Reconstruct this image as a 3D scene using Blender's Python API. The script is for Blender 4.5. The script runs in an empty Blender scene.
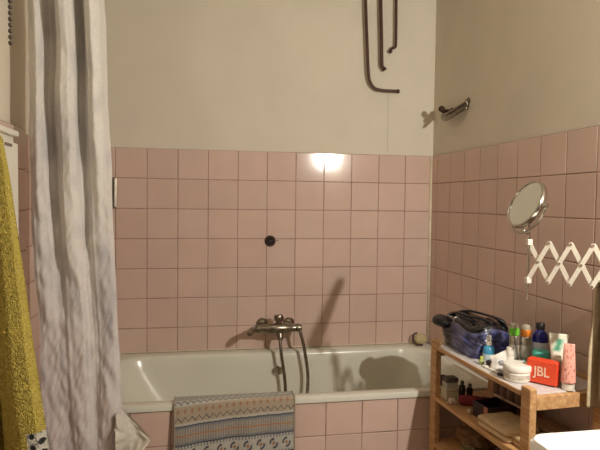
import bpy, bmesh, math, random
from mathutils import Vector, Matrix, noise
random.seed(7)
S = bpy.context.scene
C = S.collection
PI = math.pi

# ------------------------------------------------------------------ camera
cam_data = bpy.data.cameras.new('camera')
cam = bpy.data.objects.new('camera', cam_data)
C.objects.link(cam)
YAW, PITCH, ROLL = 0.1837, 0.0422, 0.0124
cam_data.sensor_width = 36
cam_data.lens = 555.4 / 600 * 36
cam_data.clip_start = 0.02
fwd = Vector((math.sin(YAW) * math.cos(PITCH), math.cos(YAW) * math.cos(PITCH), -math.sin(PITCH)))
right = Vector((math.cos(YAW), -math.sin(YAW), 0))
up = right.cross(fwd)
r2 = right * math.cos(ROLL) + up * math.sin(ROLL)
u2 = up * math.cos(ROLL) - right * math.sin(ROLL)
M = Matrix((r2, u2, -fwd)).transposed().to_4x4()
M.translation = Vector((-1.2555, -2.8537, 1.3279))
cam.matrix_world = M
S.camera = cam

# ------------------------------------------------------------------ world, light, exposure
w = bpy.data.worlds.new('world'); S.world = w; w.use_nodes = True
w.node_tree.nodes['Background'].inputs[0].default_value = (1.0, .82, .6, 1)
w.node_tree.nodes['Background'].inputs[1].default_value = 0.02
LAMP = Vector((-.055, -2.28, 1.75))
ld = bpy.data.lights.new('wall_lamp_light', 'SPOT')
ld.spot_size = math.radians(165); ld.spot_blend = .25; ld.energy = 74; ld.color = (1.0, .945, .85); ld.shadow_soft_size = .014
lo = bpy.data.objects.new('wall_lamp_light', ld); C.objects.link(lo); lo.location = LAMP
lo.rotation_euler = Vector((-.50, .72, -.35)).to_track_quat('-Z', 'Y').to_euler()
cd = bpy.data.lights.new('ceiling_fill_light', 'AREA')  # weak overhead fill added for ambient light, not a known lamp
cd.energy = 1.5; cd.color = (1.0, .95, .86); cd.size = .35
co = bpy.data.objects.new('ceiling_fill_light', cd); C.objects.link(co); co.location = (-1.15, -2.0, 2.52)
S.view_settings.view_transform = 'Standard'
S.view_settings.look = 'None'
S.view_settings.gamma = 1
S.view_settings.use_curve_mapping = False
S.view_settings.exposure = 0.36

# ------------------------------------------------------------------ materials
def lin(c):
    return tuple(((v / 255) / 12.92 if v / 255 <= .04045 else ((v / 255 + .055) / 1.055) ** 2.4) for v in c) + (1,)

def mat(name, rgb, rough=.5, metal=0, var=.08, scale=20, bump=0, bscale=60, trans=0, attr=False, spec=.5, coat=0, alpha=1, emit=0, sss=0, detail=3):
    m = bpy.data.materials.new(name); m.use_nodes = True
    nt = m.node_tree; b = nt.nodes['Principled BSDF']
    tc = nt.nodes.new('ShaderNodeTexCoord')
    n = nt.nodes.new('ShaderNodeTexNoise'); n.inputs['Scale'].default_value = scale; n.inputs['Detail'].default_value = detail
    nt.links.new(tc.outputs['Object'], n.inputs['Vector'])
    mp = nt.nodes.new('ShaderNodeMapRange')
    mp.inputs['From Min'].default_value = .3; mp.inputs['From Max'].default_value = .7
    mp.inputs['To Min'].default_value = 1 - var; mp.inputs['To Max'].default_value = 1 + var
    nt.links.new(n.outputs['Fac'], mp.inputs['Value'])
    mx = nt.nodes.new('ShaderNodeVectorMath'); mx.operation = 'MULTIPLY'
    if attr:
        a = nt.nodes.new('ShaderNodeAttribute'); a.attribute_name = 'Col'
        nt.links.new(a.outputs['Color'], mx.inputs[0])
    else:
        mx.inputs[0].default_value = lin(rgb)[:3]
    nt.links.new(mp.outputs['Result'], mx.inputs[1])
    nt.links.new(mx.outputs['Vector'], b.inputs['Base Color'])
    b.inputs['Roughness'].default_value = rough
    b.inputs['Metallic'].default_value = metal
    b.inputs['Specular IOR Level'].default_value = spec
    b.inputs['Coat Weight'].default_value = coat
    b.inputs['Transmission Weight'].default_value = trans
    if alpha < 1: b.inputs['Alpha'].default_value = alpha
    if emit:
        b.inputs['Emission Color'].default_value = lin(rgb); b.inputs['Emission Strength'].default_value = emit
    if bump:
        n2 = nt.nodes.new('ShaderNodeTexNoise'); n2.inputs['Scale'].default_value = bscale; n2.inputs['Detail'].default_value = 4
        nt.links.new(tc.outputs['Object'], n2.inputs['Vector'])
        bp = nt.nodes.new('ShaderNodeBump'); bp.inputs['Strength'].default_value = bump; bp.inputs['Distance'].default_value = .01
        nt.links.new(n2.outputs['Fac'], bp.inputs['Height'])
        nt.links.new(bp.outputs['Normal'], b.inputs['Normal'])
    return m

def wood(name, a, bcol, rough=.5):
    m = bpy.data.materials.new(name); m.use_nodes = True
    nt = m.node_tree; b = nt.nodes['Principled BSDF']
    tc = nt.nodes.new('ShaderNodeTexCoord'); mpn = nt.nodes.new('ShaderNodeMapping')
    mpn.inputs['Scale'].default_value = (60, 4, 60)
    nt.links.new(tc.outputs['Object'], mpn.inputs['Vector'])
    n = nt.nodes.new('ShaderNodeTexNoise'); n.inputs['Scale'].default_value = 1.5; n.inputs['Detail'].default_value = 5
    nt.links.new(mpn.outputs['Vector'], n.inputs['Vector'])
    r = nt.nodes.new('ShaderNodeValToRGB')
    r.color_ramp.elements[0].position = .3; r.color_ramp.elements[0].color = lin(a)
    r.color_ramp.elements[1].position = .7; r.color_ramp.elements[1].color = lin(bcol)
    nt.links.new(n.outputs['Fac'], r.inputs['Fac']); nt.links.new(r.outputs['Color'], b.inputs['Base Color'])
    b.inputs['Roughness'].default_value = rough
    return m

PINK = (208, 181, 167)
m_plaster = mat('cream_plaster', (213, 204, 186), .85, var=.04, scale=3, bump=.05, bscale=9)
m_tile = mat('pink_glazed_tile', PINK, .11, attr=True, var=.03, scale=8, spec=.5, bump=.02, bscale=12)
m_grout = mat('tile_grout', (150, 124, 110), .9, var=.35, scale=14)
m_caulk = mat('cream_sealant', (214, 202, 176), .6, var=.1, scale=30)
m_tub = mat('white_enamel', (212, 210, 196), .22, var=.03, scale=4)
m_rim = m_tub
m_white = mat('white_lacquer', (226, 220, 204), .4, var=.03)
m_ceram = mat('white_ceramic', (240, 238, 230), .15, var=.01)
m_chrome = mat('chrome', (200, 196, 188), .18, metal=1, var=.05)
m_dchrome = mat('worn_chrome', (140, 132, 118), .28, metal=1, var=.3, scale=60)
m_mirror = mat('mirror_glass', (225, 225, 218), .03, metal=1, var=0)
m_pipe = mat('brown_pipe_paint', (74, 40, 32), .45, var=.25, scale=30, bump=.2)
m_rust = mat('dark_rust', (58, 36, 26), .8, var=.4, scale=60, bump=.5)
m_birch = wood('birch_wood', (176, 128, 82), (214, 172, 122))
m_board = mat('pale_shelf_board', (206, 200, 198), .35, var=.05, scale=12)
m_floor = mat('floor_stone', (150, 135, 118), .4, var=.1, scale=10)
m_blackpl = mat('black_plastic', (22, 20, 22), .35, var=.1)
m_beads = mat('brown_bead', (70, 58, 46), .4)

# ------------------------------------------------------------------ mesh helpers
class MB:
    def __init__(s): s.v = []; s.f = []; s.mi = []; s.c = []; s.col = None
    def vert(s, p):
        s.v.append(tuple(p)); s.c.append(s.col or (1, 1, 1, 1)); return len(s.v) - 1
    def face(s, idx, mi=0): s.f.append(tuple(idx)); s.mi.append(mi)
    def box(s, x0, x1, y0, y1, z0, z1, mi=0, xf=None):
        ps = [(x, y, z) for z in (z0, z1) for (x, y) in ((x0, y0), (x1, y0), (x1, y1), (x0, y1))]
        if xf: ps = [xf @ Vector(p) for p in ps]
        i = [s.vert(p) for p in ps]
        for q in ((3, 2, 1, 0), (4, 5, 6, 7), (0, 1, 5, 4), (1, 2, 6, 5), (2, 3, 7, 6), (3, 0, 4, 7)):
            s.face([i[k] for k in q], mi)
        return s
    def loft(s, rings, cap0=True, cap1=True, closed=True, mi=0):
        ids = [[s.vert(p) for p in r] for r in rings]
        n = len(rings[0])
        for a, b in zip(ids, ids[1:]):
            for k in range(n if closed else n - 1):
                s.face((a[k], a[(k + 1) % n], b[(k + 1) % n], b[k]), mi)
        if cap0: s.face(ids[0][::-1], mi)
        if cap1: s.face(ids[-1], mi)
        return s
    def lathe(s, prof, n=28, c=(0, 0, 0), xf=None, mi=0, cap0=True, cap1=True, sx=1, sy=1):
        rings = []
        for r, z in prof:
            ring = [Vector((c[0] + sx * r * math.cos(2 * PI * k / n), c[1] + sy * r * math.sin(2 * PI * k / n), c[2] + z)) for k in range(n)]
            if xf: ring = [xf @ p for p in ring]
            rings.append(ring)
        return s.loft(rings, cap0, cap1, mi=mi)
    def tube(s, pts, r, n=12, mi=0, caps=True):
        pts = [Vector(p) for p in pts]
        rr = r if isinstance(r, (list, tuple)) else [r] * len(pts)
        t = (pts[1] - pts[0]).normalized()
        a = t.orthogonal().normalized()
        rings = []
        for i, p in enumerate(pts):
            if i == 0: t = pts[1] - pts[0]
            elif i == len(pts) - 1: t = pts[-1] - pts[-2]
            else: t = (pts[i + 1] - pts[i]).normalized() + (pts[i] - pts[i - 1]).normalized()
            t.normalize()
            a = (a - t * a.dot(t)).normalized(); b = t.cross(a)
            rings.append([p + (a * math.cos(2 * PI * k / n) + b * math.sin(2 * PI * k / n)) * rr[i] for k in range(n)])
        return s.loft(rings, caps, caps, mi=mi)
    def sphere(s, c, r, n=12, m=8, sx=1, sy=1, sz=1):
        prof = [(max(r * math.sin(PI * k / m), 1e-5), -r * math.cos(PI * k / m) * sz) for k in range(m + 1)]
        return s.lathe(prof, n, c, sx=sx, sy=sy)
    def grid(s, fn, nu, nv, colfn=None):
        ids = []
        for j in range(nv + 1):
            row = []
            for i in range(nu + 1):
                u, v = i / nu, j / nv
                if colfn: s.col = colfn(u, v)
                row.append(s.vert(fn(u, v)))
            ids.append(row)
        for j in range(nv):
            for i in range(nu):
                s.face((ids[j][i], ids[j][i + 1], ids[j + 1][i + 1], ids[j + 1][i]))
        s.col = None
        return s
    def build(s, name, mats, parent=None, smooth=False, bevel=0, solid=0, loc=None, rz=None, sub=0, attr=False, angle=None, seg=2, soff=0):
        me = bpy.data.meshes.new(name)
        me.from_pydata(s.v, [], s.f)
        for p, m in zip(me.polygons, s.mi): p.material_index = m; p.use_smooth = smooth
        if not isinstance(mats, (list, tuple)): mats = [mats]
        for m in mats: me.materials.append(m)
        if attr:
            ca = me.color_attributes.new('Col', 'FLOAT_COLOR', 'POINT')
            for i, c in enumerate(s.c): ca.data[i].color = c
        bm = bmesh.new(); bm.from_mesh(me)
        if not solid and not attr: bmesh.ops.recalc_face_normals(bm, faces=bm.faces)
        bm.to_mesh(me); bm.free()
        if angle is not None: me.set_sharp_from_angle(angle=math.radians(angle))
        me.update()
        o = bpy.data.objects.new(name, me); C.objects.link(o)
        if parent: o.parent = parent
        if loc: o.location = loc
        if rz is not None: o.rotation_euler = (0, 0, rz)
        if solid:
            md = o.modifiers.new('solid', 'SOLIDIFY'); md.thickness = solid; md.offset = soff
        if bevel:
            md = o.modifiers.new('bevel', 'BEVEL'); md.width = bevel; md.segments = seg; md.limit_method = 'ANGLE'
        if sub:
            md = o.modifiers.new('sub', 'SUBSURF'); md.levels = sub; md.render_levels = sub
        return o

def tag(o, label=None, cat=None, group=None, kind=None):
    if label: o['label'] = label
    if cat: o['category'] = cat
    if group: o['group'] = group
    if kind: o['kind'] = kind
    return o
def thing(name, label, cat, loc=(0, 0, 0), rz=0, group=None):
    o = bpy.data.objects.new(name, None); C.objects.link(o)
    o.location = loc; o.rotation_euler = (0, 0, rz); o.empty_display_size = .05
    return tag(o, label, cat, group)
def struct(o): o['kind'] = 'structure'; return o
def smooth_path(pts, n=8):
    pts = [Vector(p) for p in pts]; out = []
    P = [pts[0]] + pts + [pts[-1]]
    for i in range(1, len(P) - 2):
        for k in range(n):
            t = k / n
            a, b, c, d = P[i - 1], P[i], P[i + 1], P[i + 2]
            out.append(.5 * ((2 * b) + (c - a) * t + (2 * a - 5 * b + 4 * c - d) * t * t + (3 * b - a - 3 * c + d) * t ** 3))
    out.append(pts[-1]); return out
def rrect(x0, x1, y0, y1, r, z, n=8):
    out = []
    for cx, cy, a0 in ((x1 - r, y0 + r, -PI / 2), (x1 - r, y1 - r, 0), (x0 + r, y1 - r, PI / 2), (x0 + r, y0 + r, PI)):
        for k in range(n + 1):
            a = a0 + k * PI / 2 / n
            out.append((cx + r * math.cos(a), cy + r * math.sin(a), z))
    return out
def rot(ax, deg): return Matrix.Rotation(math.radians(deg), 4, ax)
def mv(x, y, z): return Matrix.Translation((x, y, z))

# ------------------------------------------------------------------ room shell
ZT = 1.583; T = .15; CEIL = 2.6
struct(MB().box(-2.1, .2, -3.7, .15, -.12, 0).build('floor', m_floor))
struct(MB().box(-2.1, .2, -3.7, .15, CEIL, CEIL + .1).build('ceiling', m_plaster))
wall_back = struct(MB().box(-2.1, .2, .010, .15, 0, CEIL).build('wall_back', m_plaster))
wall_right = struct(MB().box(.010, .2, -3.7, .010, 0, CEIL).build('wall_right', m_plaster))
wall_left = struct(MB().box(-2.1, -1.900, -3.7, -.62, 0, CEIL).box(-2.1, -1.935, -.62, .010, 0, CEIL).build('wall_left', m_plaster))
struct(MB().box(-2.1, .2, -3.7, -3.55, 0, CEIL).build('wall_front', mat('dark_unseen_wall', (120, 100, 80), .7)))  # unseen wall behind the camera, coloured dark to cut bounced light

MB().tube([(-.252, .0102, 1.60), (-.250, .0102, 1.72), (-.254, .0102, 1.86), (-.252, .0102, 1.91)], .0012, 6).build('plaster_crack', mat('plaster_crack', (170, 160, 138), .9), wall_back)

def tiles(name, parent, P0, U, N, us, zs, seed):
    """U = unit vector along wall, N = outward normal, P0 = point of the wall's tile face at u=0,z=0"""
    rnd = random.Random(seed); mb = MB(); U = Vector(U); N = Vector(N); P0 = Vector(P0); Z = Vector((0, 0, 1))
    base = lin(PINK)
    g = .0011
    for i in range(len(us) - 1):
        for j in range(len(zs) - 1):
            a, b = min(us[i], us[i + 1]), max(us[i], us[i + 1]); c, d = min(zs[j], zs[j + 1]), max(zs[j], zs[j + 1])
            t = 1 + rnd.uniform(-.035, .035); wv = rnd.uniform(-.015, .02)
            mb.col = (base[0] * t * (1 + wv), base[1] * t, base[2] * t * (1 - wv * .5), 1)
            tu, tz = rnd.uniform(-.0028, .0028), rnd.uniform(-.002, .002)
            cu, cz = (a + b) / 2, (c + d) / 2
            gu, gz = g + rnd.uniform(-.0004, .0006), g + rnd.uniform(-.0004, .0006)
            def P(u, z, dep): return P0 + U * u + Z * z + N * (dep + (u - cu) * tu + (z - cz) * tz)
            rings = []
            for ins, dep in ((0, -.006), (0, -.0026), (.0009, -.0008), (.0026, 0)):
                rings.append([P(u, z, dep) for u, z in ((a + gu + ins, c + gz + ins), (b - gu - ins, c + gz + ins), (b - gu - ins, d - gz - ins), (a + gu + ins, d - gz - ins))])
            mb.loft(rings, cap0=False)
    mb.col = None
    a, b, c, d = min(us), max(us), min(zs), max(zs)
    q = [P0 + U * u + Z * z + N * dep for dep in (-.0092, -.0018) for u, z in ((a, c), (b, c), (b, d), (a, d))]
    ids = [mb.vert(p) for p in q]
    for f in ((4, 5, 6, 7), (0, 1, 5, 4), (1, 2, 6, 5), (2, 3, 7, 6), (3, 0, 4, 7)): mb.face([ids[k] for k in f], 1)
    o = mb.build(name, [m_tile, m_grout], parent, smooth=False, attr=True)
    bm = bmesh.new(); bm.from_mesh(o.data); bmesh.ops.recalc_face_normals(bm, faces=bm.faces); bm.to_mesh(o.data); bm.free()
    return o
zs = [ZT - k * T for k in range(0, 11)] + [.0]
tiles('wall_tiles', wall_back, (0, 0, 0), (-1, 0, 0), (0, -1, 0), [0.006] + [k * T for k in range(1, 13)] + [1.925], zs[:8], 1)
tiles('wall_tiles', wall_right, (0, 0, 0), (0, -1, 0), (-1, 0, 0), [.006, .075] + [.075 + k * T for k in range(1, 20)], zs, 2)
tiles('wall_tiles', wall_left, (-1.925, 0, 0), (0, -1, 0), (1, 0, 0), [.01] + [k * T for k in range(1, 5)] + [.618], zs, 3)
# the near stretch of the left wall stands forward
tiles('wall_tiles', wall_left, (-1.885, 0, 0), (0, -1, 0), (1, 0, 0), [.615 + k * T for k in range(0, 15)], zs, 4)
MB().box(-1.899, -1.8865, -.62, -.612, 0, ZT).build('tile_edge', mat('pink_tile_edge', (202, 174, 160), .4), wall_left)
tag(struct(MB().tube([(-.002, -.002, .56), (-.002, -.002, ZT)], .0085, 10).build('trim_1', m_caulk, smooth=True)))
tag(struct(MB().box(-1.72, -.004, -.0065, .0, .5605, .566).build('trim_2', m_caulk, bevel=.002)))

# ------------------------------------------------------------------ bathtub
tub = thing('bathtub', 'white enamel bathtub built in behind a pink tiled front, along the back wall', 'bathtub', (0, 0, 0))
R = .560
mb = MB()
rings = []
X0, X1, Y0, Y1 = -1.74, -.004, -.745, -.004
rings.append(rrect(X0, X1, Y0, Y1, .012, R - .024))
rings.append(rrect(X0, X1, Y0, Y1, .012, R - .008))
rings.append(rrect(X0 + .003, X1 - .003, Y0 + .003, Y1 - .003, .014, R - .001))
rings.append(rrect(X0 + .010, X1 - .010, Y0 + .010, Y1 - .010, .016, R))
for ins, z, r in ((.045, R, .14), (.052, R - .004, .15), (.058, R - .018, .15)):
    rings.append(rrect(X0 + ins + .05, X1 - ins, Y0 + ins, Y1 - ins - .015, r, z))
for k in range(1, 9):
    t = k / 8
    rings.append(rrect(X0 + .108 + .20 * t ** 1.3, X1 - .058 - .07 * t, Y0 + .058 + .06 * t, Y1 - .073 - .05 * t, .15 + .03 * t, R - .018 - .33 * t))
for k in range(1, 4):
    t = k / 3
    rings.append(rrect(X0 + .308 + .07 * t, X1 - .128 - .06 * t, Y0 + .118 + .06 * t, Y1 - .123 - .06 * t, .14, R - .348 - .04 * math.sin(t * PI / 2)))
mb.loft(rings, cap0=False)
mb.build('tub_basin', m_tub, tub, smooth=True, angle=50)
# tiled front apron
us = [.004, .148] + [.148 + .15 * k for k in range(1, 11)] + [1.74]
ap = MB().box(-1.74, -.004, -.725, -.640, 0, R - .026).build('apron', m_plaster, tub)
tl = tiles('apron_tiles', tub, (0, -.738, 0), (-1, 0, 0), (0, -1, 0), us, [.533, .398, .248, .098, 0], 5)
tl['label'] = 'lighter pink tiles cladding the tub front'
# overflow
MB().lathe([(.026, 0), (.026, .004), (.02, .008), (.001, .009)], 24, xf=mv(-.85, -.098, .47) @ rot('X', 97)).build('overflow_plate', m_chrome, tub, smooth=True, angle=40)

# ------------------------------------------------------------------ bath mixer tap
tap = thing('bath_mixer_tap', 'chrome bath mixer on the back wall above the tub with its hose hanging in', 'tap', (-.850, 0, .690))
YB = -.115
mb = MB()
mb.tube([(-.095, YB, .0), (-.06, YB, 0), (-.045, YB, 0), (.045, YB, 0), (.06, YB, 0), (.085, YB, 0)], [.019, .021, .027, .027, .020, .019], 20)
mb.build('body', m_dchrome, tap, smooth=True, angle=40)
for x in (-.070, .070):
    MB().lathe([(.031, 0), (.031, .004), (.022, .014), (.014, .018), (.014, .11)], 22, xf=mv(x, 0, 0) @ rot('X', 90)).build('wall_flange', m_dchrome, tap, smooth=True, angle=40)
MB().lathe([(.015, .020), (.015, .036), (.023, .040), (.025, .046), (.025, .060), (.022, .068), (.001, .070)], 22, (.002, YB, 0)).build('diverter_knob', m_dchrome, tap, smooth=True, angle=45)
mb = MB()
mb.tube([(-.095, YB, 0), (-.118, YB - .002, 0)], [.022, .019], 18)
P_ = smooth_path([(-.110, YB, .004), (-.125, YB - .030, .006), (-.142, YB - .062, .004), (-.158, YB - .092, -.004)], 6)
rings = []
for i, p in enumerate(P_):
    q = i / (len(P_) - 1); wv = .010 + .010 * math.sin(PI * min(1, q * .95)) * q; 
    if q > .9: wv *= .7
    rings.append([p + Vector((.85, -.5, 0)).normalized() * 0 + Vector((.88 * wv * math.cos(a), -.40 * wv * math.cos(a), 1.15 * wv * math.sin(a) * .9)) for a in [2 * PI * k / 14 for k in range(14)]])
mb.loft(rings)
mb.build('lever_handle', m_dchrome, tap, smooth=True, angle=50)
mb = MB(); mb.tube([(.086, YB, 0), (.100, YB, 0), (.116, YB, 0)], [.019, .023, .019], 16)
mb.build('right_handle', m_dchrome, tap, smooth=True, angle=45)
mb = MB(); mb.tube(smooth_path([(.005, YB, -.018), (.006, YB - .015, -.035), (.006, YB - .020, -.055)], 6), [.019] * 6 + [.016] * 7, 16)
mb.build('spout', m_dchrome, tap, smooth=True, angle=45)
hp = smooth_path([(.006, -.135, -.05), (.010, -.15, -.12), (.028, -.16, -.25), (.035, -.18, -.385), (.07, -.21, -.425), (.12, -.2, -.39), (.145, -.16, -.25), (.130, -.14, -.11), (.112, -.13, -.03), (.100, YB - .008, .004)], 40)
mb = MB(); mb.tube(hp, [.0078 + .0012 * (i % 2) for i in range(len(hp))], 10)
mb.build('shower_hose', m_dchrome, tap, smooth=True)

# wall hole with brown ring
h = thing('pipe_rosette', 'small rusty round pipe fitting in the middle of the tiled back wall', 'pipe fitting', (-.882, 0, 1.122))
MB().lathe([(.029, 0), (.029, .003), (.024, .009), (.017, .010), (.015, .002)], 24, xf=rot('X', 90), cap1=False).build('ring', m_rust, h, smooth=True, angle=40)
MB().lathe([(.0155, .001), (.0155, .006), (.011, .012), (.001, .012)], 6, xf=rot('X', 90) @ rot('Z', 20)).build('plug', mat('dark_iron', (34, 26, 24), .5, metal=.5, var=.3), h)
MB().sphere((.038, -.001, .002), .0035, 8, 6).build('screw', m_rust, h)

# narrow metal strip on the tiles by the curtain
h = thing('wall_strip', 'narrow pale metal strip upright on the tiles beside the shower curtain', 'strip', (-1.652, 0, 1.36))
MB().box(-.016, .008, -.006, -.0003, -.075, .075).build('plate', m_dchrome, h, bevel=.002)
MB().box(-.002, .006, -.010, -.0062, -.068, .07).build('insert', mat('white_plastic_strip', (235, 230, 215), .3), h, bevel=.001)

# ------------------------------------------------------------------ pipes high on the back wall
def pipe(pts, r, lab, tail=None):
    t = thing('wall_pipe', lab, 'pipe', pts[0])
    o = Vector(pts[0])
    mb = MB(); mb.tube([Vector(p) - o for p in smooth_path(pts, 8)], r, 14)
    mb.build('pipe_run', m_pipe, t, smooth=True)
    e = Vector(pts[-1]) - o; d = (Vector(pts[-1]) - Vector(pts[-2])).normalized()
    mb = MB(); mb.tube([e - d * .002, e + d * .012], r * 1.25, 12); mb.build('end_cap', m_rust, t, smooth=True, angle=40)
    for z in (.0,):
        zc = 2.44 - o.z
        mb = MB(); mb.box(-r * 1.35 + (Vector(pts[1]) - o).x * .5, r * 1.35 + (Vector(pts[1]) - o).x * .5, -r * 1.3, .018 + .002, zc - .008, zc + .008)
        mb.build('pipe_clip', m_pipe, t, bevel=.002)
pipe([(-.400, -.022, CEIL), (-.396, -.022, 2.38), (-.384, -.022, 2.16), (-.375, -.022, 2.02), (-.366, -.022, 1.965), (-.340, -.022, 1.930), (-.300, -.022, 1.920), (-.255, -.022, 1.919), (-.215, -.022, 1.919)], .0080, 'longest brown wall pipe, bending to the right at its bottom')
pipe([(-.316, -.020, CEIL), (-.314, -.020, 2.40), (-.306, -.020, 2.20), (-.302, -.020, 2.08), (-.300, -.020, 2.05), (-.290, -.020, 2.035)], .0092, 'middle of the three brown wall pipes, thick and ending short')
pipe([(-.228, -.018, CEIL), (-.227, -.018, 2.40), (-.225, -.018, 2.25), (-.225, -.018, 2.165), (-.230, -.018, 2.148), (-.245, -.018, 2.143), (-.252, -.018, 2.130)], .0070, 'shortest thin brown wall pipe, hooking left at its end')

# ------------------------------------------------------------------ metal holder on the right wall
h = thing('wall_holder', 'worn curved chrome holder fixed high on the plain right wall', 'holder', (.010, -.26, 1.785))
def hz_(t): return .008 + .006 * (1 - t) - .044 * math.sin(PI * t) ** 1.1 + 0
mb = MB()
for dz, rr in ((-.010, .0075), (.018, .0065)):
    mb.tube([(-.012 - .045 * math.sin(PI * t), .135 - .27 * t, hz_(t) + dz) for t in [k / 24 for k in range(25)]], rr, 10)
mb.tube([(-.012, .135, hz_(0) - .008), (-.012, .135, hz_(0) + .016)], .0055, 10)
mb.tube([(-.012, -.135, hz_(1) - .008), (-.012, -.135, hz_(1) + .022)], .0055, 10)
mb.build('rim', m_dchrome, h, smooth=True)
MB().grid(lambda u, v: (-.012 - .042 * math.sin(PI * u), .132 - .264 * u, hz_(u) - .008 + .024 * v), 24, 2).build('band', m_dchrome, h, smooth=True, solid=.003)
mb = MB(); mb.lathe([(.020, 0), (.020, .004), (.012, .010), (.010, .052)], 18, xf=mv(0, .050, .006) @ rot('Y', -90))
mb.build('mount', m_rust, h, smooth=True, angle=50)
MB().sphere((-.056, .050, .018), .016, 14, 10).build('knob', m_rust, h, smooth=True)
MB().lathe([(.016, 0), (.016, .004), (.009, .008), (.007, .014)], 18, xf=mv(0, -.125, .030) @ rot('Y', -90)).build('end_mount', m_dchrome, h, smooth=True, angle=50)

# ------------------------------------------------------------------ extending shaving mirror
mir = thing('extending_mirror', 'round chrome shaving mirror on a white scissor arm from the right wall', 'mirror', (-.02, -1.62, 1.15))
O = Vector((-.02, -1.62, 1.15))
A = Vector((-.268, -1.332, 0)); Bq = Vector((-.045, -1.61, 0))      # pole end and wall end of the arm
dirv = (Bq - A)
zt, zb = 1.214, 1.098
nseg = 6
perp = Vector((-dirv.y, dirv.x, 0)).normalized()
m_arm = mat('white_arm_metal', (222, 216, 200), .3, metal=.25, var=.05)
xf = Matrix
def bar(p, q, off, name='scissor_bar'):
    p = Vector(p) + perp * off - O; q = Vector(q) + perp * off - O
    d = (q - p); L = d.length; d.normalize()
    n = perp; s_ = d.cross(n)
    mb = MB(); rings = []
    for t, wv in ((-.005, .0035), (-.003, .0055), (0, .006), (L, .006), (L + .003, .0055), (L + .005, .0035)):
        c = p + d * t
        rings.append([c + s_ * wv + n * .0016, c - s_ * wv + n * .0016, c - s_ * wv - n * .0016, c + s_ * wv - n * .0016])
    mb.loft(rings); return mb.build(name, m_arm, mir)
for k in range(nseg):
    a = A + dirv * (k / nseg); b = A + dirv * ((k + 1) / nseg)
    bar((a.x, a.y, zt), (b.x, b.y, zb), .003)
    bar((a.x, a.y, zb), (b.x, b.y, zt), -.003)
def rivet(px, py, z):
    c = Vector((px, py, z)) - O
    MB().tube([c + perp * -.0075, c + perp * .0075], .0042, 10).build('rivet', m_chrome, mir, smooth=True, angle=50)
for k in range(nseg + 1):
    a = A + dirv * (k / nseg)
    for z in (zt, zb): rivet(a.x, a.y, z)
    if k < nseg:
        a = A + dirv * ((k + .5) / nseg); rivet(a.x, a.y, (zt + zb) / 2)
pA = Vector((A.x, A.y, 0)) - O
mb = MB(); mb.tube([(pA.x, pA.y, 1.04 - O.z), (pA.x, pA.y, 1.268 - O.z)], .0042, 12)
mb.build('pole', m_chrome, mir, smooth=True, angle=50)
for z in (zt, zb): MB().box(pA.x - .008, pA.x + .008, pA.y - .008, pA.y + .008, z - O.z - .009, z - O.z + .009).build('sleeve', m_arm, mir, bevel=.002)
mb = MB(); mb.box(-.045, -.03, -.02, .02, -.09, .10); mb.box(-.03, .0198, -.012, .012, -.085, -.065); mb.box(-.03, .0198, -.012, .012, .075, .095)
mb.build('wall_bracket', m_arm, mir, bevel=.002)
# mirror head
N = Vector((-.93, -.01, .42)).normalized()
cM = Vector((-.274, -1.325, 1.327)) - O
Zx = N; Xx = Vector((0, 0, 1)).cross(Zx).normalized(); Yx = Zx.cross(Xx)
HM = Matrix((Xx, Yx, Zx)).transposed().to_4x4(); HM.translation = cM; HM = HM @ Matrix.Scale(.93, 4)
MB().lathe([(.070, -.011), (.078, -.011), (.0825, -.006), (.083, .004), (.0815, .009), (.0765, .0105), (.0755, .007)], 64, xf=HM, cap0=True, cap1=False).build('mirror_frame', m_chrome, mir, smooth=True, angle=50)
MB().lathe([(.0001, .0072), (.0765, .0072)], 64, xf=HM, cap0=False, cap1=False).build('mirror_glass', m_mirror, mir)
MB().lathe([(.0001, -.0115), (.072, -.0115)], 64, xf=HM, cap0=False, cap1=False).build('rear_glass', m_mirror, mir)
# U-shaped yoke from pole top to the two pivots
mb = MB()
ypts = []
for k in range(25):
    a = PI + PI * k / 24
    ypts.append(HM @ Vector((.092 * math.cos(a), .092 * math.sin(a), -.012 * abs(math.sin(a)) - .006)))
mb.tube(ypts, .0042, 10)
mb.build('yoke', m_chrome, mir, smooth=True)
for s_ in (-1, 1): MB().tube([HM @ Vector((s_ * .080, 0, 0)), HM @ Vector((s_ * .098, 0, -.006))], .007, 12).build('pivot_knob', m_chrome, mir, smooth=True, angle=50)
yb = HM @ Vector((0, -.092, -.018))
mb = MB(); mb.tube([Vector((pA.x, pA.y, 1.24 - O.z)), yb.lerp(Vector((pA.x, pA.y, 1.26 - O.z)), .4), yb], .005, 10)
mb.build('yoke_stem', m_chrome, mir, smooth=True)

# ------------------------------------------------------------------ shower curtain and rod
rod = thing('curtain_rod', 'white rod across the room holding the shower curtain', 'curtain rod', (0, -.80, 2.22))
MB().tube([(-1.884, 0, 0), (.009, 0, 0)], .012, 14).build('tube', m_white, rod, smooth=True, angle=50)
for xa, xb in ((-.010, .009), (-1.884, -1.869)): MB().tube([(xa, 0, 0), (xb, 0, 0)], .022, 16).build('end_socket', m_white, rod, smooth=True, angle=50)

cur = thing('shower_curtain', 'bunched pale grey fabric shower curtain hanging outside the left end of the tub', 'curtain', (-1.68, -.83, 2.2))
Oc = Vector((-1.68, -.83, 2.2))
ZA, ZB = 2.19, .34
def interp(tab, z):
    for (z0, a), (z1, b) in zip(tab, tab[1:]):
        if z >= z1: 
            t = (z - z0) / (z1 - z0); return a + (b - a) * max(0, min(1, t))
    return tab[-1][1]
LE = [(2.3, -1.826), (1.35, -1.820), (1.0, -1.795), (.7, -1.780), (.3, -1.765)]
RE = [(2.3, -1.585), (2.02, -1.578), (1.75, -1.562), (1.5, -1.556), (.86, -1.528), (.3, -1.508)]
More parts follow.
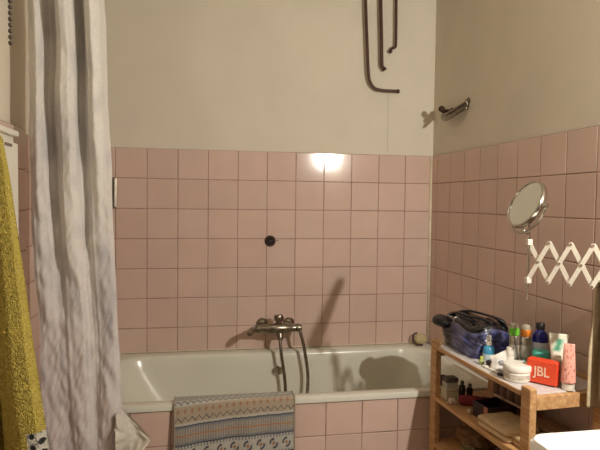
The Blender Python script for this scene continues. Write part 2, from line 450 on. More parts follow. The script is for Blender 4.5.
# fold profile: (u, depth) depth>0 = towards the camera
FP = [(0, -.045), (.06, -.020), (.13, .000), (.20, -.010), (.27, -.045), (.33, -.055), (.38, .010), (.45, .050), (.53, .055), (.58, .025), (.62, -.045), (.66, -.055), (.70, -.030), (.75, .020), (.84, .048), (.94, .030), (1.0, -.045)]
def fprof(u):
    for (a, x), (b, y) in zip(FP, FP[1:]):
        if u <= b:
            t = (u - a) / (b - a); t = t * t * (3 - 2 * t); return x + (y - x) * t
    return FP[-1][1]
def cur_p(u, v):
    z = ZA + (ZB - ZA) * v
    l, r = interp(LE, z), interp(RE, z)
    # valleys drift a little sideways on the way down
    uu = u + .025 * math.sin(2.2 * v + 5 * u) * math.sin(PI * u)
    uu -= .07 * max(0, 1 - v / .4) * math.exp(-((u - .44) / .12) ** 2)
    soft = 1 - .84 * min(1, max(0, (v - .12) / .6))
    y = -.83 - fprof(uu) * soft
    nz = noise.noise(Vector((u * 5, v * 9, 1.3)))
    n2 = noise.noise(Vector((u * 6 + v * 15, v * 30 - u * 9, 4.3)))
    n3 = noise.noise(Vector((u * 13, v * 90 + u * 22, 9.3)))
    y += nz * .010 + n2 * .0055 * (.35 + v) + n3 * .0030 * (.3 + v)
    x = l + (r - l) * u + .006 * nz
    return Vector((x, y, z)) - Oc
c_light = lin((212, 207, 200)); c_smudge = lin((150, 148, 156)); c_mauve = lin((196, 180, 184))
def cur_c(u, v):
    a = noise.noise(Vector((u * 4, v * 7, 7))) * .5 + .5; a = max(0, min(1, (a - .50) * 3.0))
    b = noise.noise(Vector((u * 9 + 3, v * 22, 2))) * .5 + .5; b = max(0, min(1, (b - .52) * 4))
    k = min(1, a * .45 + b * .28)
    m_ = max(0, min(1, (v - .35) * 1.6)) * (.35 + .5 * (noise.noise(Vector((u * 2, v * 3, 20))) + .3))
    m_ = max(0, min(1, m_))
    c = [c_light[i] * (1 - m_) + c_mauve[i] * m_ for i in range(3)]
    return tuple(c[i] * (1 - k) + c_smudge[i] * k for i in range(3)) + (1,)
m_cur = mat('curtain_fabric', (0, 0, 0), .8, attr=True, var=.05, scale=120)
m_cur.node_tree.nodes['Principled BSDF'].inputs['Subsurface Weight'].default_value = 0
MB().grid(cur_p, 150, 260, cur_c).build('curtain_fabric', m_cur, cur, smooth=True, attr=True)
mb = MB()
for k in range(9):
    x = -1.80 + .026 * k
    mb.tube([(x + Oc.x * 0 - Oc.x + .0, .03 + .021 * math.cos(a), .021 * math.sin(a) + .019) for a in [2 * PI * j / 16 for j in range(17)]], .0022, 6, caps=False)
mb.build('curtain_rings', m_white, cur, smooth=True)
# the crumpled hem corner kicked out over the tub front
def flap(u, v):
    # v: down, u: outwards
    top = Vector((-1.535, -.835, .572)); bot = Vector((-1.525, -.845, .36))
    p = top.lerp(bot, v)
    reach = .112 * (1 - abs(v - .52) / .53) ** .9 + .006
    p.x += u * reach
    p.z += .004 * u * (1 - v)
    p.y += -.035 * math.sin(u * 5 + v * 4) * (1 - .5 * u) + .012 * noise.noise(Vector((u * 6, v * 9, 3))) + .03 * u
    return p - Oc
MB().grid(flap, 30, 40, lambda u, v: lin((205, 198, 186))).build('hem_corner', m_cur, cur, smooth=True, attr=True)

# ------------------------------------------------------------------ patterned bath mat over the rim
mt = thing('bath_mat', 'patterned woven bath mat with zigzag bands draped over the tub rim', 'bath mat', (-1.11, -.745, .57))
Om = Vector((-1.11, -.745, .57))
W0, W1 = -1.335, -.878
path = [(-.665, .470), (-.672, .54), (-.684, .5655), (-.700, .5675), (-.735, .5675), (-.7495, .564), (-.7535, .552), (-.755, .50), (-.758, .40), (-.760, .25)]
sp = smooth_path([(0, a, b) for a, b in path], 6)
cum = [0]
for a, b in zip(sp, sp[1:]): cum.append(cum[-1] + (b - a).length)
LM = cum[-1]
def at(s_):
    for i in range(len(cum) - 1):
        if s_ <= cum[i + 1]:
            return sp[i].lerp(sp[i + 1], (s_ - cum[i]) / max(1e-9, cum[i + 1] - cum[i]))
    return sp[-1]
EDGE = cum[min(range(len(sp)), key=lambda i: (sp[i] - Vector((0, -.7, .5675))).length)]
def mat_p(u, v):
    s_ = v * LM; p = at(s_)
    x = W0 + (W1 - W0) * u
    hang = max(0, s_ - EDGE - .05)
    y = p.y - (.004 + .004 * math.sin(u * 9 + 1) + .003 * math.sin(u * 23)) * min(1, hang * 8)
    return Vector((x, y, p.z)) - Om
g_beige = (164, 149, 128); g_lt = (176, 172, 160); g_dk = (74, 76, 84); g_or = (156, 120, 92); g_gy = (122, 124, 126)
def mat_c(u, v):
    x = u * (W1 - W0)
    s_ = v * LM - EDGE - .010 + .016 * (1 - (2 * u - .5) ** 2 * .25) * 0
    s_ = (s_ - .030 * (1 - u) ** 1.7 + .002) / 1.13          # bands sag to the left
    def zig(s0, amp, per, th): return abs(s_ - (s0 + amp * (abs(((x / per) % 1) * 2 - 1)))) < th
    c = g_beige
    if s_ < .0: c = g_gy if (int(s_ / .004) % 2) else g_lt
    elif s_ < .026:
        c = g_lt
        if zig(.004, .015, .024, .0021): c = g_dk
        if zig(.010, .013, .024, .0010): c = g_gy
    elif s_ < .058:
        c = g_beige; d = ((x / .026) % 1 - .5) * .026
        if abs(d) / .0065 + abs(s_ - .042) / .010 < 1: c = g_or
    elif s_ < .080:
        c = g_beige
        if zig(.061, .015, .026, .0019): c = g_dk
    elif s_ < .088: c = g_lt
    elif s_ < .093: c = g_dk
    elif s_ < .150:
        t = (s_ - .093) / .057
        c = g_gy if ((x / .0095) % 1) < .5 and (t < .42 or t > .58) else g_beige
        if t < .12 or t > .88: c = g_gy
        if abs(t - .5) < .055: c = g_or
    elif s_ < .155: c = g_dk
    elif s_ < .215:
        c = g_lt; d = ((x / .05) % 1 - .5) * .05; e = s_ - .187
        rr = math.hypot(d, e * .9)
        if .010 < rr < .017 and d * e > -.00003: c = g_dk
        elif rr < .006: c = g_or
        elif abs(e) > .022 and ((x / .012) % 1) < .5: c = g_gy
    elif s_ < .222: c = g_dk
    else: c = g_gy if ((x / .0095) % 1) < .5 else g_beige
    q = random.uniform(.88, 1.08)
    l = lin(c); return (l[0] * q, l[1] * q, l[2] * q, 1)
m_mat = mat('woven_mat', (0, 0, 0), .9, attr=True, var=.08, scale=200, bump=.3, bscale=300)
MB().grid(mat_p, 300, 260, mat_c).build('woven_field', m_mat, mt, smooth=True, attr=True)
m_hem = mat('mat_hem', (150, 138, 118), .9)
for x in (W0, W1): MB().tube([Vector((x, *mat_p(0 if x == W0 else 1, k / 60).yz)) + Vector((-Om.x, 0, 0)) for k in range(61)], .0028, 8).build('side_hem', m_hem, mt, smooth=True)

# ------------------------------------------------------------------ white cabinet on the left wall
cab = thing('wall_cabinet', 'white shallow cabinet on the left wall behind the yellow towel', 'cabinet', (-1.884, -1.30, .818))
MB().box(0, .050, -.40, .372, 0, .705).build('body', m_white, cab, bevel=.003)
MB().box(.0505, .064, -.398, .370, .003, .683).build('door', m_white, cab, bevel=.003)
MB().box(.0645, .068, .24, .30, .668, .676).build('finger_slot', mat('dark_gap', (120, 108, 92), .6), cab)
MB().box(0, .066, -.402, .374, .7055, .723).build('top_board', m_white, cab, bevel=.003)

# ------------------------------------------------------------------ mustard towel
Ot = Vector((-1.74, -1.52, 1.50))
tw = thing('bath_towel', 'mustard yellow terry towel hanging at the left edge, white band with black dots', 'towel', Ot)
TL = [(1.52, -1.765), (1.3, -1.790), (.5, -1.800)]
TR = [(1.52, -1.715), (1.46, -1.682), (1.38, -1.668), (1.17, -1.640), (.95, -1.612), (.74, -1.584), (.45, -1.56)]
TF = [(0, 0), (.20, .035), (.32, .025), (.40, -.05), (.47, -.045), (.58, .030), (.78, .050), (.92, .045), (1.0, .02)]
def tprof(u):
    for (a, x), (b, y) in zip(TF, TF[1:]):
        if u <= b:
            t = (u - a) / (b - a); t = t * t * (3 - 2 * t); return x + (y - x) * t
    return 0
def tow_p(u, v):
    z = 1.515 - .97 * v
    l, r = interp(TL, z), interp(TR, z)
    y = -1.50 - tprof(u) * (.35 + .65 * min(1, v * 1.8)) + .0016 * noise.noise(Vector((u * 50, v * 160, 0))) + .0030 * noise.noise(Vector((u * 120, v * 380, 5)))
    return Vector((l + (r - l) * u, y, z + .02 * math.sin(u * PI) * (1 - v))) - Ot
cy = lin((218, 198, 100)); cy2 = lin((188, 164, 66))
def tow_c(u, v):
    z = 1.515 - .97 * v
    if z < .800 and u > .83:
        d1 = u * .24; d2 = z
        gx = (d1 / .020) % 1 - .5; gz = ((d2 + (.0135 if int(d1 / .020) % 2 else 0)) / .026) % 1 - .5
        return lin((44, 42, 44)) if math.hypot(gx * .020, gz * .026) < .0068 else lin((222, 216, 200))
    k = noise.noise(Vector((u * 40, v * 120, 3))) * .5 + .5
    return tuple(cy[i] * (1 - k) + cy2[i] * k for i in range(3)) + (1,)
m_tow = mat('terry_cloth', (0, 0, 0), .95, attr=True, var=.15, scale=300, bump=1.0, bscale=350)
MB().grid(tow_p, 130, 420, tow_c).build('terry_cloth', m_tow, tw, smooth=True, attr=True)
MB().tube([(-.015, -.012, .005), (-.02, .0, .045), (-.01, .012, .005)], .004, 8).build('hanging_loop', m_tow_l := mat('loop_tape', (170, 150, 70), .9), tw, smooth=True)
hk = thing('towel_hook', 'chrome hook on the cabinet door holding the yellow towel', 'hook', (-1.8195, -1.52, 1.530))
MB().box(.0, .006, -.012, .012, -.02, .03).build('plate', m_chrome, hk, bevel=.002)
MB().tube(smooth_path([(.004, 0, .01), (.03, 0, .004), (.058, 0, .000), (.068, 0, .016), (.068, 0, .03)], 5), .004, 8).build('prong', m_chrome, hk, smooth=True)

# bead chain and thin cord
Ob = Vector((-1.606, -1.70, 1.622))
mb = MB()
z = CEIL - .003; k = 0
bc = thing('bead_chain', 'brown bead pull chain hanging down at the top left corner', 'chain', Ob)
while z > Ob.z:
    mb.sphere((0, 0, z - Ob.z), .0042, 8, 6, sz=1.1); z -= .0112
mb.build('beads', m_beads, bc, smooth=True)
MB().tube([(0, 0, -.001), (0, 0, CEIL - Ob.z - .0005)], .0009, 6).build('string', m_beads, bc)
cdn = MB(); cdn.tube([(-1.8975, -1.10, 1.545), (-1.8975, -1.10, 1.66)], .0022, 6)
tag(cdn.build('pull_string', mat('grey_cord', (120, 112, 98), .7)), 'short thin grey cord running up the plaster from the white cabinet', 'cord')

# ------------------------------------------------------------------ wooden cart
RZ = math.radians(3.6)
cart = thing('wooden_cart', 'birch three-shelf cart crowded with toiletries against the right tiled wall', 'cart', (-.326, -.772, 0), RZ)
# local frame: x to the right (0..W), y towards the camera is negative (0..-L)
Wc, Lc = .286, .620
def rail(name, x0, x1, y0, y1, z0, z1, m=m_birch, bev=.002): return MB().box(x0, x1, y0, y1, z0, z1).build(name, m, cart, bevel=bev)
LEGH = .782
for x in (0, Wc - .024):
    for y in (0, -Lc):
        rail('leg', x, x + .024, (y - .044) if y == 0 else y, y if y == 0 else y + .044, .045, LEGH, bev=.003)
        cx, cyy = x + .012, y - .022 if y == 0 else y + .022
        mb = MB(); mb.lathe([(.020, -.009), (.0225, -.006), (.0225, .006), (.020, .009)], 20, xf=mv(cx, cyy, .0228) @ rot('Y', 90))
        mb.build('caster', m_blackpl, cart, smooth=True, angle=40)
for z, th in ((.762, .014), (.558, .012), (.375, .012)):
    bm_ = m_board if z > .7 else m_birch
    rail('shelf_board', .0245 if 0 else .006, Wc - .006, -Lc + .0465, -.0465, z - th, z, bm_, .0015)
    rail('side_rail', .000, .0055, -Lc + .0445, -.0445, z - .014, z + .001)
    rail('side_rail', Wc - .0055, Wc, -Lc + .0445, -.0445, z - .02, z + (.018 if z > .7 else .012))
    rail('end_rail', .0245, Wc - .0245, -Lc + .002, -Lc + .0205, z - .046, z - .004)
    rail('end_rail', .0245, Wc - .0245, -.0205, -.002, z - .046, z - .004)
    rail('shelf_end', .0245, Wc - .0245, -Lc + .021, -Lc + .0462, z - .012, z, bm_, .001)
    rail('shelf_end', .0245, Wc - .0245, -.0462, -.021, z - .012, z, bm_, .001)

ZS = .763
def plain(name, rgb, rough=.4, **k): return mat(name, rgb, rough, **k)
m_wp = plain('white_bottle_plastic', (236, 230, 216), .3, var=.02)

# spray bottle
t = thing('spray_bottle', 'small blue and white pump spray bottle in front of the navy bag', 'spray bottle', (-.222, -1.035, ZS))
MB().lathe([(.019, 0), (.0205, .002), (.0205, .028)], 26).build('white_label', plain('pale_label', (206, 222, 228), .4), t, smooth=True, angle=50)
MB().lathe([(.0200, .0285), (.0200, .040), (.018, .050), (.012, .056), (.009, .058)], 26).build('body', plain('blue_plastic', (70, 150, 190), .2), t, smooth=True, angle=50)
MB().lathe([(.010, .0585), (.010, .068), (.007, .071), (.007, .076)], 20).build('collar', m_wp, t, smooth=True, angle=40)
MB().lathe([(.0085, .0765), (.0085, .090), (.007, .094), (.001, .095)], 20).box(-.014, 0, -.004, .004, .080, .087, xf=rot('Z', 35)).build('spray_head', plain('clear_cap', (205, 205, 200), .2), t, smooth=True, angle=40)

# small green capped vial, brown cap
t = thing('small_vial', 'tiny yellow green capped vial at the cart edge beside the bag', 'vial', (-.268, -1.070, ZS))
MB().lathe([(.008, 0), (.009, .002), (.009, .014), (.005, .018)], 16).build('body', plain('pale_green', (178, 186, 120), .4), t, smooth=True, angle=40)
MB().lathe([(.006, .0182), (.006, .024), (.0045, .029), (.001, .030)], 16).build('cap', plain('yellow_green', (196, 204, 96), .4), t, smooth=True, angle=40)
t = thing('brown_jar', 'tiny dark brown pot beside the green capped vial', 'pot', (-.252, -1.102, ZS))
MB().lathe([(.012, 0), (.0145, .002), (.0145, .012)], 20).build('body', plain('dark_brown_glass', (52, 30, 26), .2), t, smooth=True, angle=40)
MB().lathe([(.0150, .0122), (.0150, .019), (.012, .022), (.001, .022)], 20).build('lid', plain('dark_lid', (60, 38, 34), .35), t, smooth=True, angle=40)

# crumpled white bag / tissue
def crumple(name, label, cat, loc, sx, sy, sz, rgb, seed, amp=.25, rz=0, mtl=None, n=40, flat=0):
    mb = MB()
    def f(u, v):
        a = 2 * PI * u; b = PI * v
        d = Vector((math.cos(a) * math.sin(b), math.sin(a) * math.sin(b), -math.cos(b)))
        k = 1 + amp * noise.noise(d * 2.3 + Vector((seed, 0, 0))) + amp * .5 * abs(noise.noise(d * 5 + Vector((0, seed, 0)))) + amp * .25 * noise.noise(d * 11 + Vector((0, 0, seed)))
        e = lambda q, p: math.copysign(abs(q) ** p, q)
        return Vector((e(d.x, .75) * sx * k, e(d.y, .75) * sy * k, max(-sz * .98, e(d.z, .7) * sz * k) + sz * .985))
    rings = [[f(i / n, .02 + .96 * j / (n // 2)) for i in range(n)] for j in range(n // 2 + 1)]
    mb.loft(rings)
    o = mb.build(name, mtl or plain(name + '_stuff', rgb, .7, var=.12, scale=40), None, smooth=True, loc=loc, rz=rz)
    return tag(o, label, cat)
t = thing('tissue_pack', 'crumpled white wipes pack with flared top between spray bottle and jar', 'wipes pack', (-.232, -1.135, ZS), math.radians(-20))
def pk(u, v):
    a = 2 * PI * u
    wx = .033 * (1 - .15 * v) * (1 + .30 * v * v); wy = .018 * (1 - v) ** .6 + .0012
    x = math.copysign(abs(math.cos(a)) ** .6, math.cos(a)) * wx; y = math.copysign(abs(math.sin(a)) ** .7, math.sin(a)) * wy
    z = .060 * v + .014 * v * (x / .03) + .003 * noise.noise(Vector((x * 80, y * 80, v * 5)))
    return Vector((x * (1 + .05 * math.sin(v * 9)), y + .003 * math.sin(x * 160), z))
mb = MB(); mb.loft([[pk(i / 40, j / 16) for i in range(40)] for j in range(17)])
mb.build('pouch', plain('white_pouch', (228, 224, 216), .35, var=.12, scale=60), t, smooth=True)
MB().lathe([(.012, .0), (.010, .002), (.001, .0022)], 18, xf=mv(0, -.0165, .028) @ rot('X', 75), sy=.7).build('flap', plain('grey_flap', (150, 150, 155), .5), t, smooth=True)

# white roll-on
t = thing('roll_on_bottle', 'slim white capped roll-on bottle left of the green capped can', 'bottle', (-.205, -1.145, ZS))
MB().lathe([(.012, 0), (.0145, .003), (.0145, .045), (.012, .050)], 24).build('body', m_wp, t, smooth=True, angle=45)
MB().lathe([(.0135, .0505), (.0135, .070), (.011, .078), (.001, .080)], 24).build('cap', m_wp, t, smooth=True, angle=45)

# aerosols
def can(name, label, loc, capcol, h, r):
    t = thing(name, label, 'spray can', loc, 0, 'slim silver spray cans behind the white jar')
    MB().lathe([(r - .002, 0), (r, .002), (r, h * .70), (r - .0015, h * .715)], 28).build('body', plain('silver_can_' + name, (176, 172, 160), .3, metal=.75, var=.06), t, smooth=True, angle=45)
    MB().lathe([(r + .0004, h * .22), (r + .0004, h * .50)], 28, cap0=False, cap1=False).build('label_band', plain('pale_band', (196, 192, 176), .45), t, smooth=True)
    MB().lathe([(r - .0005, h * .716), (r, h * .72), (r, h * .86), (r * .9, h * .885)], 28).build('coloured_cap', plain('cap_col_' + str(capcol[0]), capcol, .3), t, smooth=True, angle=45)
    MB().lathe([(r * .88, h * .886), (r * .86, h * .95), (r * .62, h * .99), (.001, h)], 28).build('clear_dome', plain('clear_dome', (196, 190, 172), .12, alpha=.55), t, smooth=True, angle=60)
can('spray_can', 'silver spray can with bright green cap beside the navy bag', (-.163, -1.100, ZS), (112, 200, 60), .152, .0165)
can('spray_can', 'silver spray can with orange cap left of the cobalt bottle', (-.122, -1.105, ZS), (226, 130, 50), .146, .0172)

# small clear teal box
t = thing('small_bottle', 'small translucent pale teal bottle lying low behind the white jar', 'bottle', (-.172, -1.172, ZS))
MB().lathe([(.011, 0), (.012, .002), (.012, .026), (.006, .031)], 20).build('body', plain('pale_teal', (150, 196, 190), .2), t, smooth=True, angle=45)
MB().lathe([(.007, .0312), (.007, .039), (.001, .040)], 16).build('cap', plain('teal_cap', (120, 180, 170), .3), t, smooth=True, angle=45)

# white jar
t = thing('cream_jar', 'wide round white cream jar with ribbed lid beside the orange speaker', 'jar', (-.238, -1.243, ZS))
MB().lathe([(.037, 0), (.040, .003), (.041, .012), (.041, .030), (.039, .033)], 48).build('body', m_wp, t, smooth=True, angle=45)
MB().lathe([(.0435, .0332), (.0445, .035), (.0445, .049), (.042, .0525), (.030, .0535), (.001, .0535)], 48).build('lid', plain('jar_lid', (240, 236, 224), .3, var=.01), t, smooth=True, angle=45)
MB().lathe([(.0414, .010), (.0414, .024)], 48, cap0=False, cap1=False).build('label_band', plain('faint_label', (196, 186, 172), .5, var=.25, scale=90), t, smooth=True)

# cobalt bottle
t = thing('cobalt_bottle', 'cobalt blue bottle with black cap and white label near the tiled wall', 'bottle', (-.071, -1.112, ZS))
m_cob = plain('cobalt_glass', (22, 34, 130), .15, var=.05)
MB().lathe([(.024, 0), (.027, .003), (.027, .095), (.0265, .104), (.023, .114), (.014, .124), (.0125, .128)], 36).build('body', m_cob, t, smooth=True, angle=60)
MB().lathe([(.0273, .012), (.0273, .086)], 36, cap0=False, cap1=False).build('paper_label', plain('white_label', (206, 210, 222), .5, var=.05), t, smooth=True)
MB().lathe([(.0140, .1282), (.0145, .130), (.0145, .149), (.013, .151), (.001, .151)], 30).build('cap', m_blackpl, t, smooth=True, angle=40)

# teal cap jar
t = thing('teal_tub', 'small teal lidded tub behind the orange speaker', 'tub', (-.102, -1.165, ZS))
MB().lathe([(.024, 0), (.026, .003), (.026, .040)], 30).build('body', plain('dark_teal', (40, 120, 116), .3), t, smooth=True, angle=45)
MB().lathe([(.0275, .0405), (.0285, .042), (.0285, .064), (.026, .068), (.001, .068)], 30).build('lid', plain('teal_lid', (88, 196, 176), .3), t, smooth=True, angle=45)

# speaker with lettering
ang = math.atan2(-.071, .055)
sp_c = Vector(((-.220 - .165) / 2, (-1.267 - 1.338) / 2, ZS))
t = thing('portable_speaker', 'orange red portable speaker with JBL lettering on the front edge of the cart', 'speaker', sp_c, ang)
m_or = plain('orange_rubber', (216, 66, 32), .5, var=.05)
MB().box(-.047, .047, .0055, .034, .0005, .078).build('housing', m_or, t, bevel=.007, seg=4)
MB().box(-.0455, .0455, .0008, .0052, .003, .0755).build('grille', plain('orange_mesh', (222, 74, 38), .7, var=.12, scale=700), t, bevel=.002)
cu = bpy.data.curves.new('lettering', 'FONT'); cu.body = 'JBL'; cu.size = .036; cu.extrude = .0006; cu.align_x = 'CENTER'; cu.align_y = 'CENTER'; cu.offset = .0006
tmp = bpy.data.objects.new('tmp', cu); C.objects.link(tmp)
bpy.context.view_layer.update()
dg = bpy.context.evaluated_depsgraph_get()
me = bpy.data.meshes.new_from_object(tmp.evaluated_get(dg)); bpy.data.objects.remove(tmp)
lt = bpy.data.objects.new('lettering', me); C.objects.link(lt); lt.parent = t
lt.rotation_euler = (PI / 2, 0, 0); lt.location = (0, -.0002, .040); lt.scale = (1.0, 1.15, 1)
me.materials.clear(); me.materials.append(plain('cream_print', (236, 196, 170), .5)); lt['label'] = 'pale JBL letters'
MB().lathe([(.004, 0), (.004, .0012), (.001, .0014)], 12, xf=mv(.0475, .02, .045) @ rot('Y', 90)).build('side_port', m_blackpl, t)

# squeeze tubes (standing on their caps)
def sqtube(name, label, loc, h, w, r, rz, colfn, capcol, caph, tilt=0):
    t = thing(name, label, 'tube', loc, rz); t.rotation_euler = (math.radians(tilt), 0, rz)
    MB().lathe([(r * .80, 0), (r * .84, .002), (r * .84, caph)], 28).build('cap', plain('cap_' + name, capcol, .3), t, smooth=True, angle=45)
    mb = MB()
    rings = []; n = 40
    for j in range(31):
        v = j / 30
        wx = r + (w / 2 - r) * v ** 1.1; wy = r * (1 - v ** 1.4) + .0012
        row = []
        if j == 0: wx *= .9; wy *= .9
        for i in range(n): row.append((math.cos(2 * PI * i / n) * wx, math.sin(2 * PI * i / n) * wy, caph + .001 + (h - caph) * v))
        rings.append(row)
    ids = []
    for j, row in enumerate(rings):
        rr = []
        for i, p in enumerate(row): mb.col = colfn(p[0] / (w / 2), j / 30, i); rr.append(mb.vert(p))
        ids.append(rr)
    for a, b in zip(ids, ids[1:]):
        for i in range(n): mb.face((a[i], a[(i + 1) % n], b[(i + 1) % n], b[i]))
    mb.face(ids[0][::-1]); mb.face(ids[-1]); mb.col = None
    mb.build('tube_body', mat('tube_' + name, (0, 0, 0), .3, attr=True, var=.02), t, smooth=True, attr=True)
def c_white(x, v, i):
    if .90 < v: return lin((226, 226, 206))
    if .62 < v < .88 and abs(x + .05 - (v - .75) * 1.2) < .20: return lin((92, 160, 130))
    if .58 < v < .88 and abs(x + .05 - (v - .75) * 1.2) < .42: return lin((176, 208, 186))
    if .30 < v < .40 and abs(x) < .5 and int(v * 100) % 4 < 2: return lin((170, 186, 160))
    return lin((232, 232, 214))
sqtube('squeeze_tube', 'white squeeze tube with a green leaf mark standing behind the speaker', (-.125, -1.290, ZS), .156, .060, .018, math.radians(-35), c_white, (230, 228, 214), .022)
def c_pink(x, v, i):
    k = noise.noise(Vector((i * .55, v * 13, 4)))
    return lin((196, 96, 84)) if k > .28 else lin((232, 172, 154))
sqtube('squeeze_tube', 'pink speckled squeeze tube on a white cap, rightmost on the cart', (-.134, -1.352, ZS), .140, .030, .0215, math.radians(-35), c_pink, (228, 224, 212), .020)

# stick on the edge
t = thing('nail_file', 'slim white stick lying along the left edge of the cart top', 'stick', (-.266, -1.155, ZS), math.radians(-84))
MB().box(-.04, .055, -.0045, .0045, 0, .004).build('shaft', m_wp, t, bevel=.0015)
MB().box(-.062, -.0405, -.0075, .0075, 0, .007).build('head', m_wp, t, bevel=.003)
t = thing('small_compact', 'small flat dark case left of the white jar', 'case', (-.262, -1.197, ZS), math.radians(-40))
MB().box(-.016, .016, -.010, .010, 0, .006).build('base', plain('dark_case', (60, 38, 40), .3), t, bevel=.002)
MB().box(-.016, .016, -.010, .010, .0063, .010).build('lid', plain('dark_case_lid', (74, 46, 48), .25), t, bevel=.0015)

# ------------------------------------------------------------------ navy bag
Obg = Vector((-.186, -.868, ZS))
bag = thing('handbag', 'navy and black glossy handbag slumped on the rear of the cart top', 'bag', Obg)
def bag_p(u, v):
    # corners of footprint going round
    a = 2 * PI * u
    ca, sa = math.cos(a), math.sin(a)
    e = lambda q, p: math.copysign(abs(q) ** p, q)
    hx, hy = .092, .148
    bulge = .90 + .12 * math.sin(PI * min(1, v * 1.05 + .05)) - .5 * max(0, v - .86)
    x = e(ca, .42) * hx * bulge; y = e(sa, .36) * hy * bulge
    # shear so the near-left corner comes forward
    top = .112 + .010 * math.sin(y * 18 + 1) + .012 * math.cos(x * 30)
    z = top * v
    n1 = noise.noise(Vector((x * 11, y * 11, v * 2.2 + 3)));
    n2 = abs(noise.noise(Vector((x * 22 + v * 3, y * 20 - v * 2, v * 4))))
    k = 1 + .11 * n1 - .20 * n2 * math.sin(PI * v) ** .7
    return Vector((x * k, y * k, max(0, z + .010 * n1 * v)))
navy = lin((62, 66, 112)); blk = lin((20, 19, 24)); nlt = lin((112, 116, 160))
def bag_col(p, v):
    # black rear end and top, navy leather at the near end
    k = noise.noise(Vector(p) * 26)
    if v > .90: return blk
    if p[1] > .020 + .02 * k or p[0] > .066: return blk
    if abs(p[1] - .0 + p[0] * .2 + .035) < .010: return lin((34, 36, 58))
    t = max(0, min(1, k * 1.4 + .25)); return tuple(navy[i] * (1 - t) + nlt[i] * t for i in range(3)) + (1,)
mb = MB(); ids = []
nu, nv = 96, 40
for j in range(nv + 1):
    row = []
    for i in range(nu):
        p = bag_p(i / nu, j / nv); mb.col = bag_col(p, j / nv); row.append(mb.vert(p))
    ids.append(row)
for a, b in zip(ids, ids[1:]):
    for i in range(nu): mb.face((a[i], a[(i + 1) % nu], b[(i + 1) % nu], b[i]))
mb.face(ids[0][::-1])
# sagging top
prev = ids[-1]
for s_, dz in ((.7, .006), (.4, -.004), (.12, -.012)):
    row = []
    for i in range(nu):
        p = bag_p(i / nu, 1.0); mb.col = blk
        row.append(mb.vert((p.x * s_, p.y * s_, p.z + dz + .006 * noise.noise(p * 40))))
    for i in range(nu): mb.face((prev[i], prev[(i + 1) % nu], row[(i + 1) % nu], row[i]))
    prev = row
mb.face(prev); mb.col = None
mb.build('bag_body', mat('glossy_bag', (0, 0, 0), .26, attr=True, var=.1, scale=30, bump=.15, bscale=40, coat=.3), bag, smooth=True, attr=True)
m_strap = plain('black_strap', (18, 17, 20), .35, var=.2)
def strap(pts, w=.012, th=.005):
    mb = MB(); P = smooth_path(pts, 8)
    rings = []
    for i, p in enumerate(P):
        t_ = (P[min(i + 1, len(P) - 1)] - P[max(i - 1, 0)]).normalized()
        s_ = t_.cross(Vector((0, 0, 1)));
        s_ = s_.normalized() if s_.length > .2 else Vector((1, 0, 0)); n_ = s_.cross(t_)
        rings.append([p + s_ * w * math.cos(q) + n_ * th * math.sin(q) for q in [2 * PI * k / 10 for k in range(10)]])
    mb.loft(rings); return mb
strap([(-.060, .10, .112), (-.05, .06, .130), (-.03, .0, .128), (-.01, -.045, .130), (.01, -.11, .122)], .0095, .0045).build('handle', m_strap, bag, smooth=True)
strap([(-.045, .12, .11), (.0, .085, .132), (.045, .02, .130), (.055, -.065, .128), (.058, -.11, .10)], .0095, .0045).build('handle', m_strap, bag, smooth=True)
strap([(.04, -.085, .135), (.062, -.10, .120), (.070, -.098, .07), (.066, -.092, .012)], .012, .006).build('end_strap', m_strap, bag, smooth=True)
# rear lobe that overhangs the cart end
mb = MB()
rings = []
for j in range(13):
    b = PI * (j + .3) / 12.6
    rings.append([Vector((-.086 + .034 * math.sin(b) * math.cos(a) * (1 + .2 * noise.noise(Vector((a, b, 1)))), .118 - .060 * math.cos(b), .086 + .024 * math.sin(b) * math.sin(a) + .004 * noise.noise(Vector((a * 2, b * 3, 5))))) for a in [2 * PI * k / 24 for k in range(24)]])
mb.loft(rings).build('gathered_end', m_strap, bag, smooth=True)
mb = MB(); mb.tube([(-.075 + .012 * math.cos(a), .010, .112 + .012 * math.sin(a)) for a in [2 * PI * k / 20 for k in range(21)]], .0022, 8)
mb.build('buckle', m_chrome, bag, smooth=True)

# ------------------------------------------------------------------ middle shelf
ZM = .559
def bx(name, label, cat, x, y, z, sx, sy, sz, rgb, rz=0, lidrgb=None, lid=.25, part=('body', 'lid'), **k):
    t = thing(name, label, cat, (x, y, z), rz)
    MB().box(-sx / 2, sx / 2, -sy / 2, sy / 2, 0, sz * (1 - lid)).build(part[0], plain(name + '_side', rgb, .6, var=.12, **k), t, bevel=.003)
    MB().box(-sx / 2 - .001, sx / 2 + .001, -sy / 2 - .001, sy / 2 + .001, sz * (1 - lid) + .0005, sz).build(part[1], plain(name + '_top', lidrgb or rgb, .6, var=.1), t, bevel=.003)
    return t
bx('soap_box', 'cream carton at the rear left corner of the middle shelf', 'box', -.272, -.835, ZM, .055, .045, .045, (206, 194, 164), .1)
bx('patterned_box', 'white carton with dark marks stacked on the cream carton', 'box', -.270, -.835, ZM + .0455, .050, .040, .040, (190, 184, 170), .05, (96, 88, 80), .45)
t = thing('grey_roll', 'grey roll standing at the rear leg on the middle shelf', 'roll', (-.282, -.787 - .006, ZM))
MB().lathe([(.014, 0), (.016, .002), (.016, .075), (.014, .078)], 24).build('roll_body', plain('grey_roll_m', (120, 116, 122), .4), t, smooth=True, angle=45)
MB().lathe([(.006, .0785), (.006, .081)], 14).build('core', m_blackpl, t)
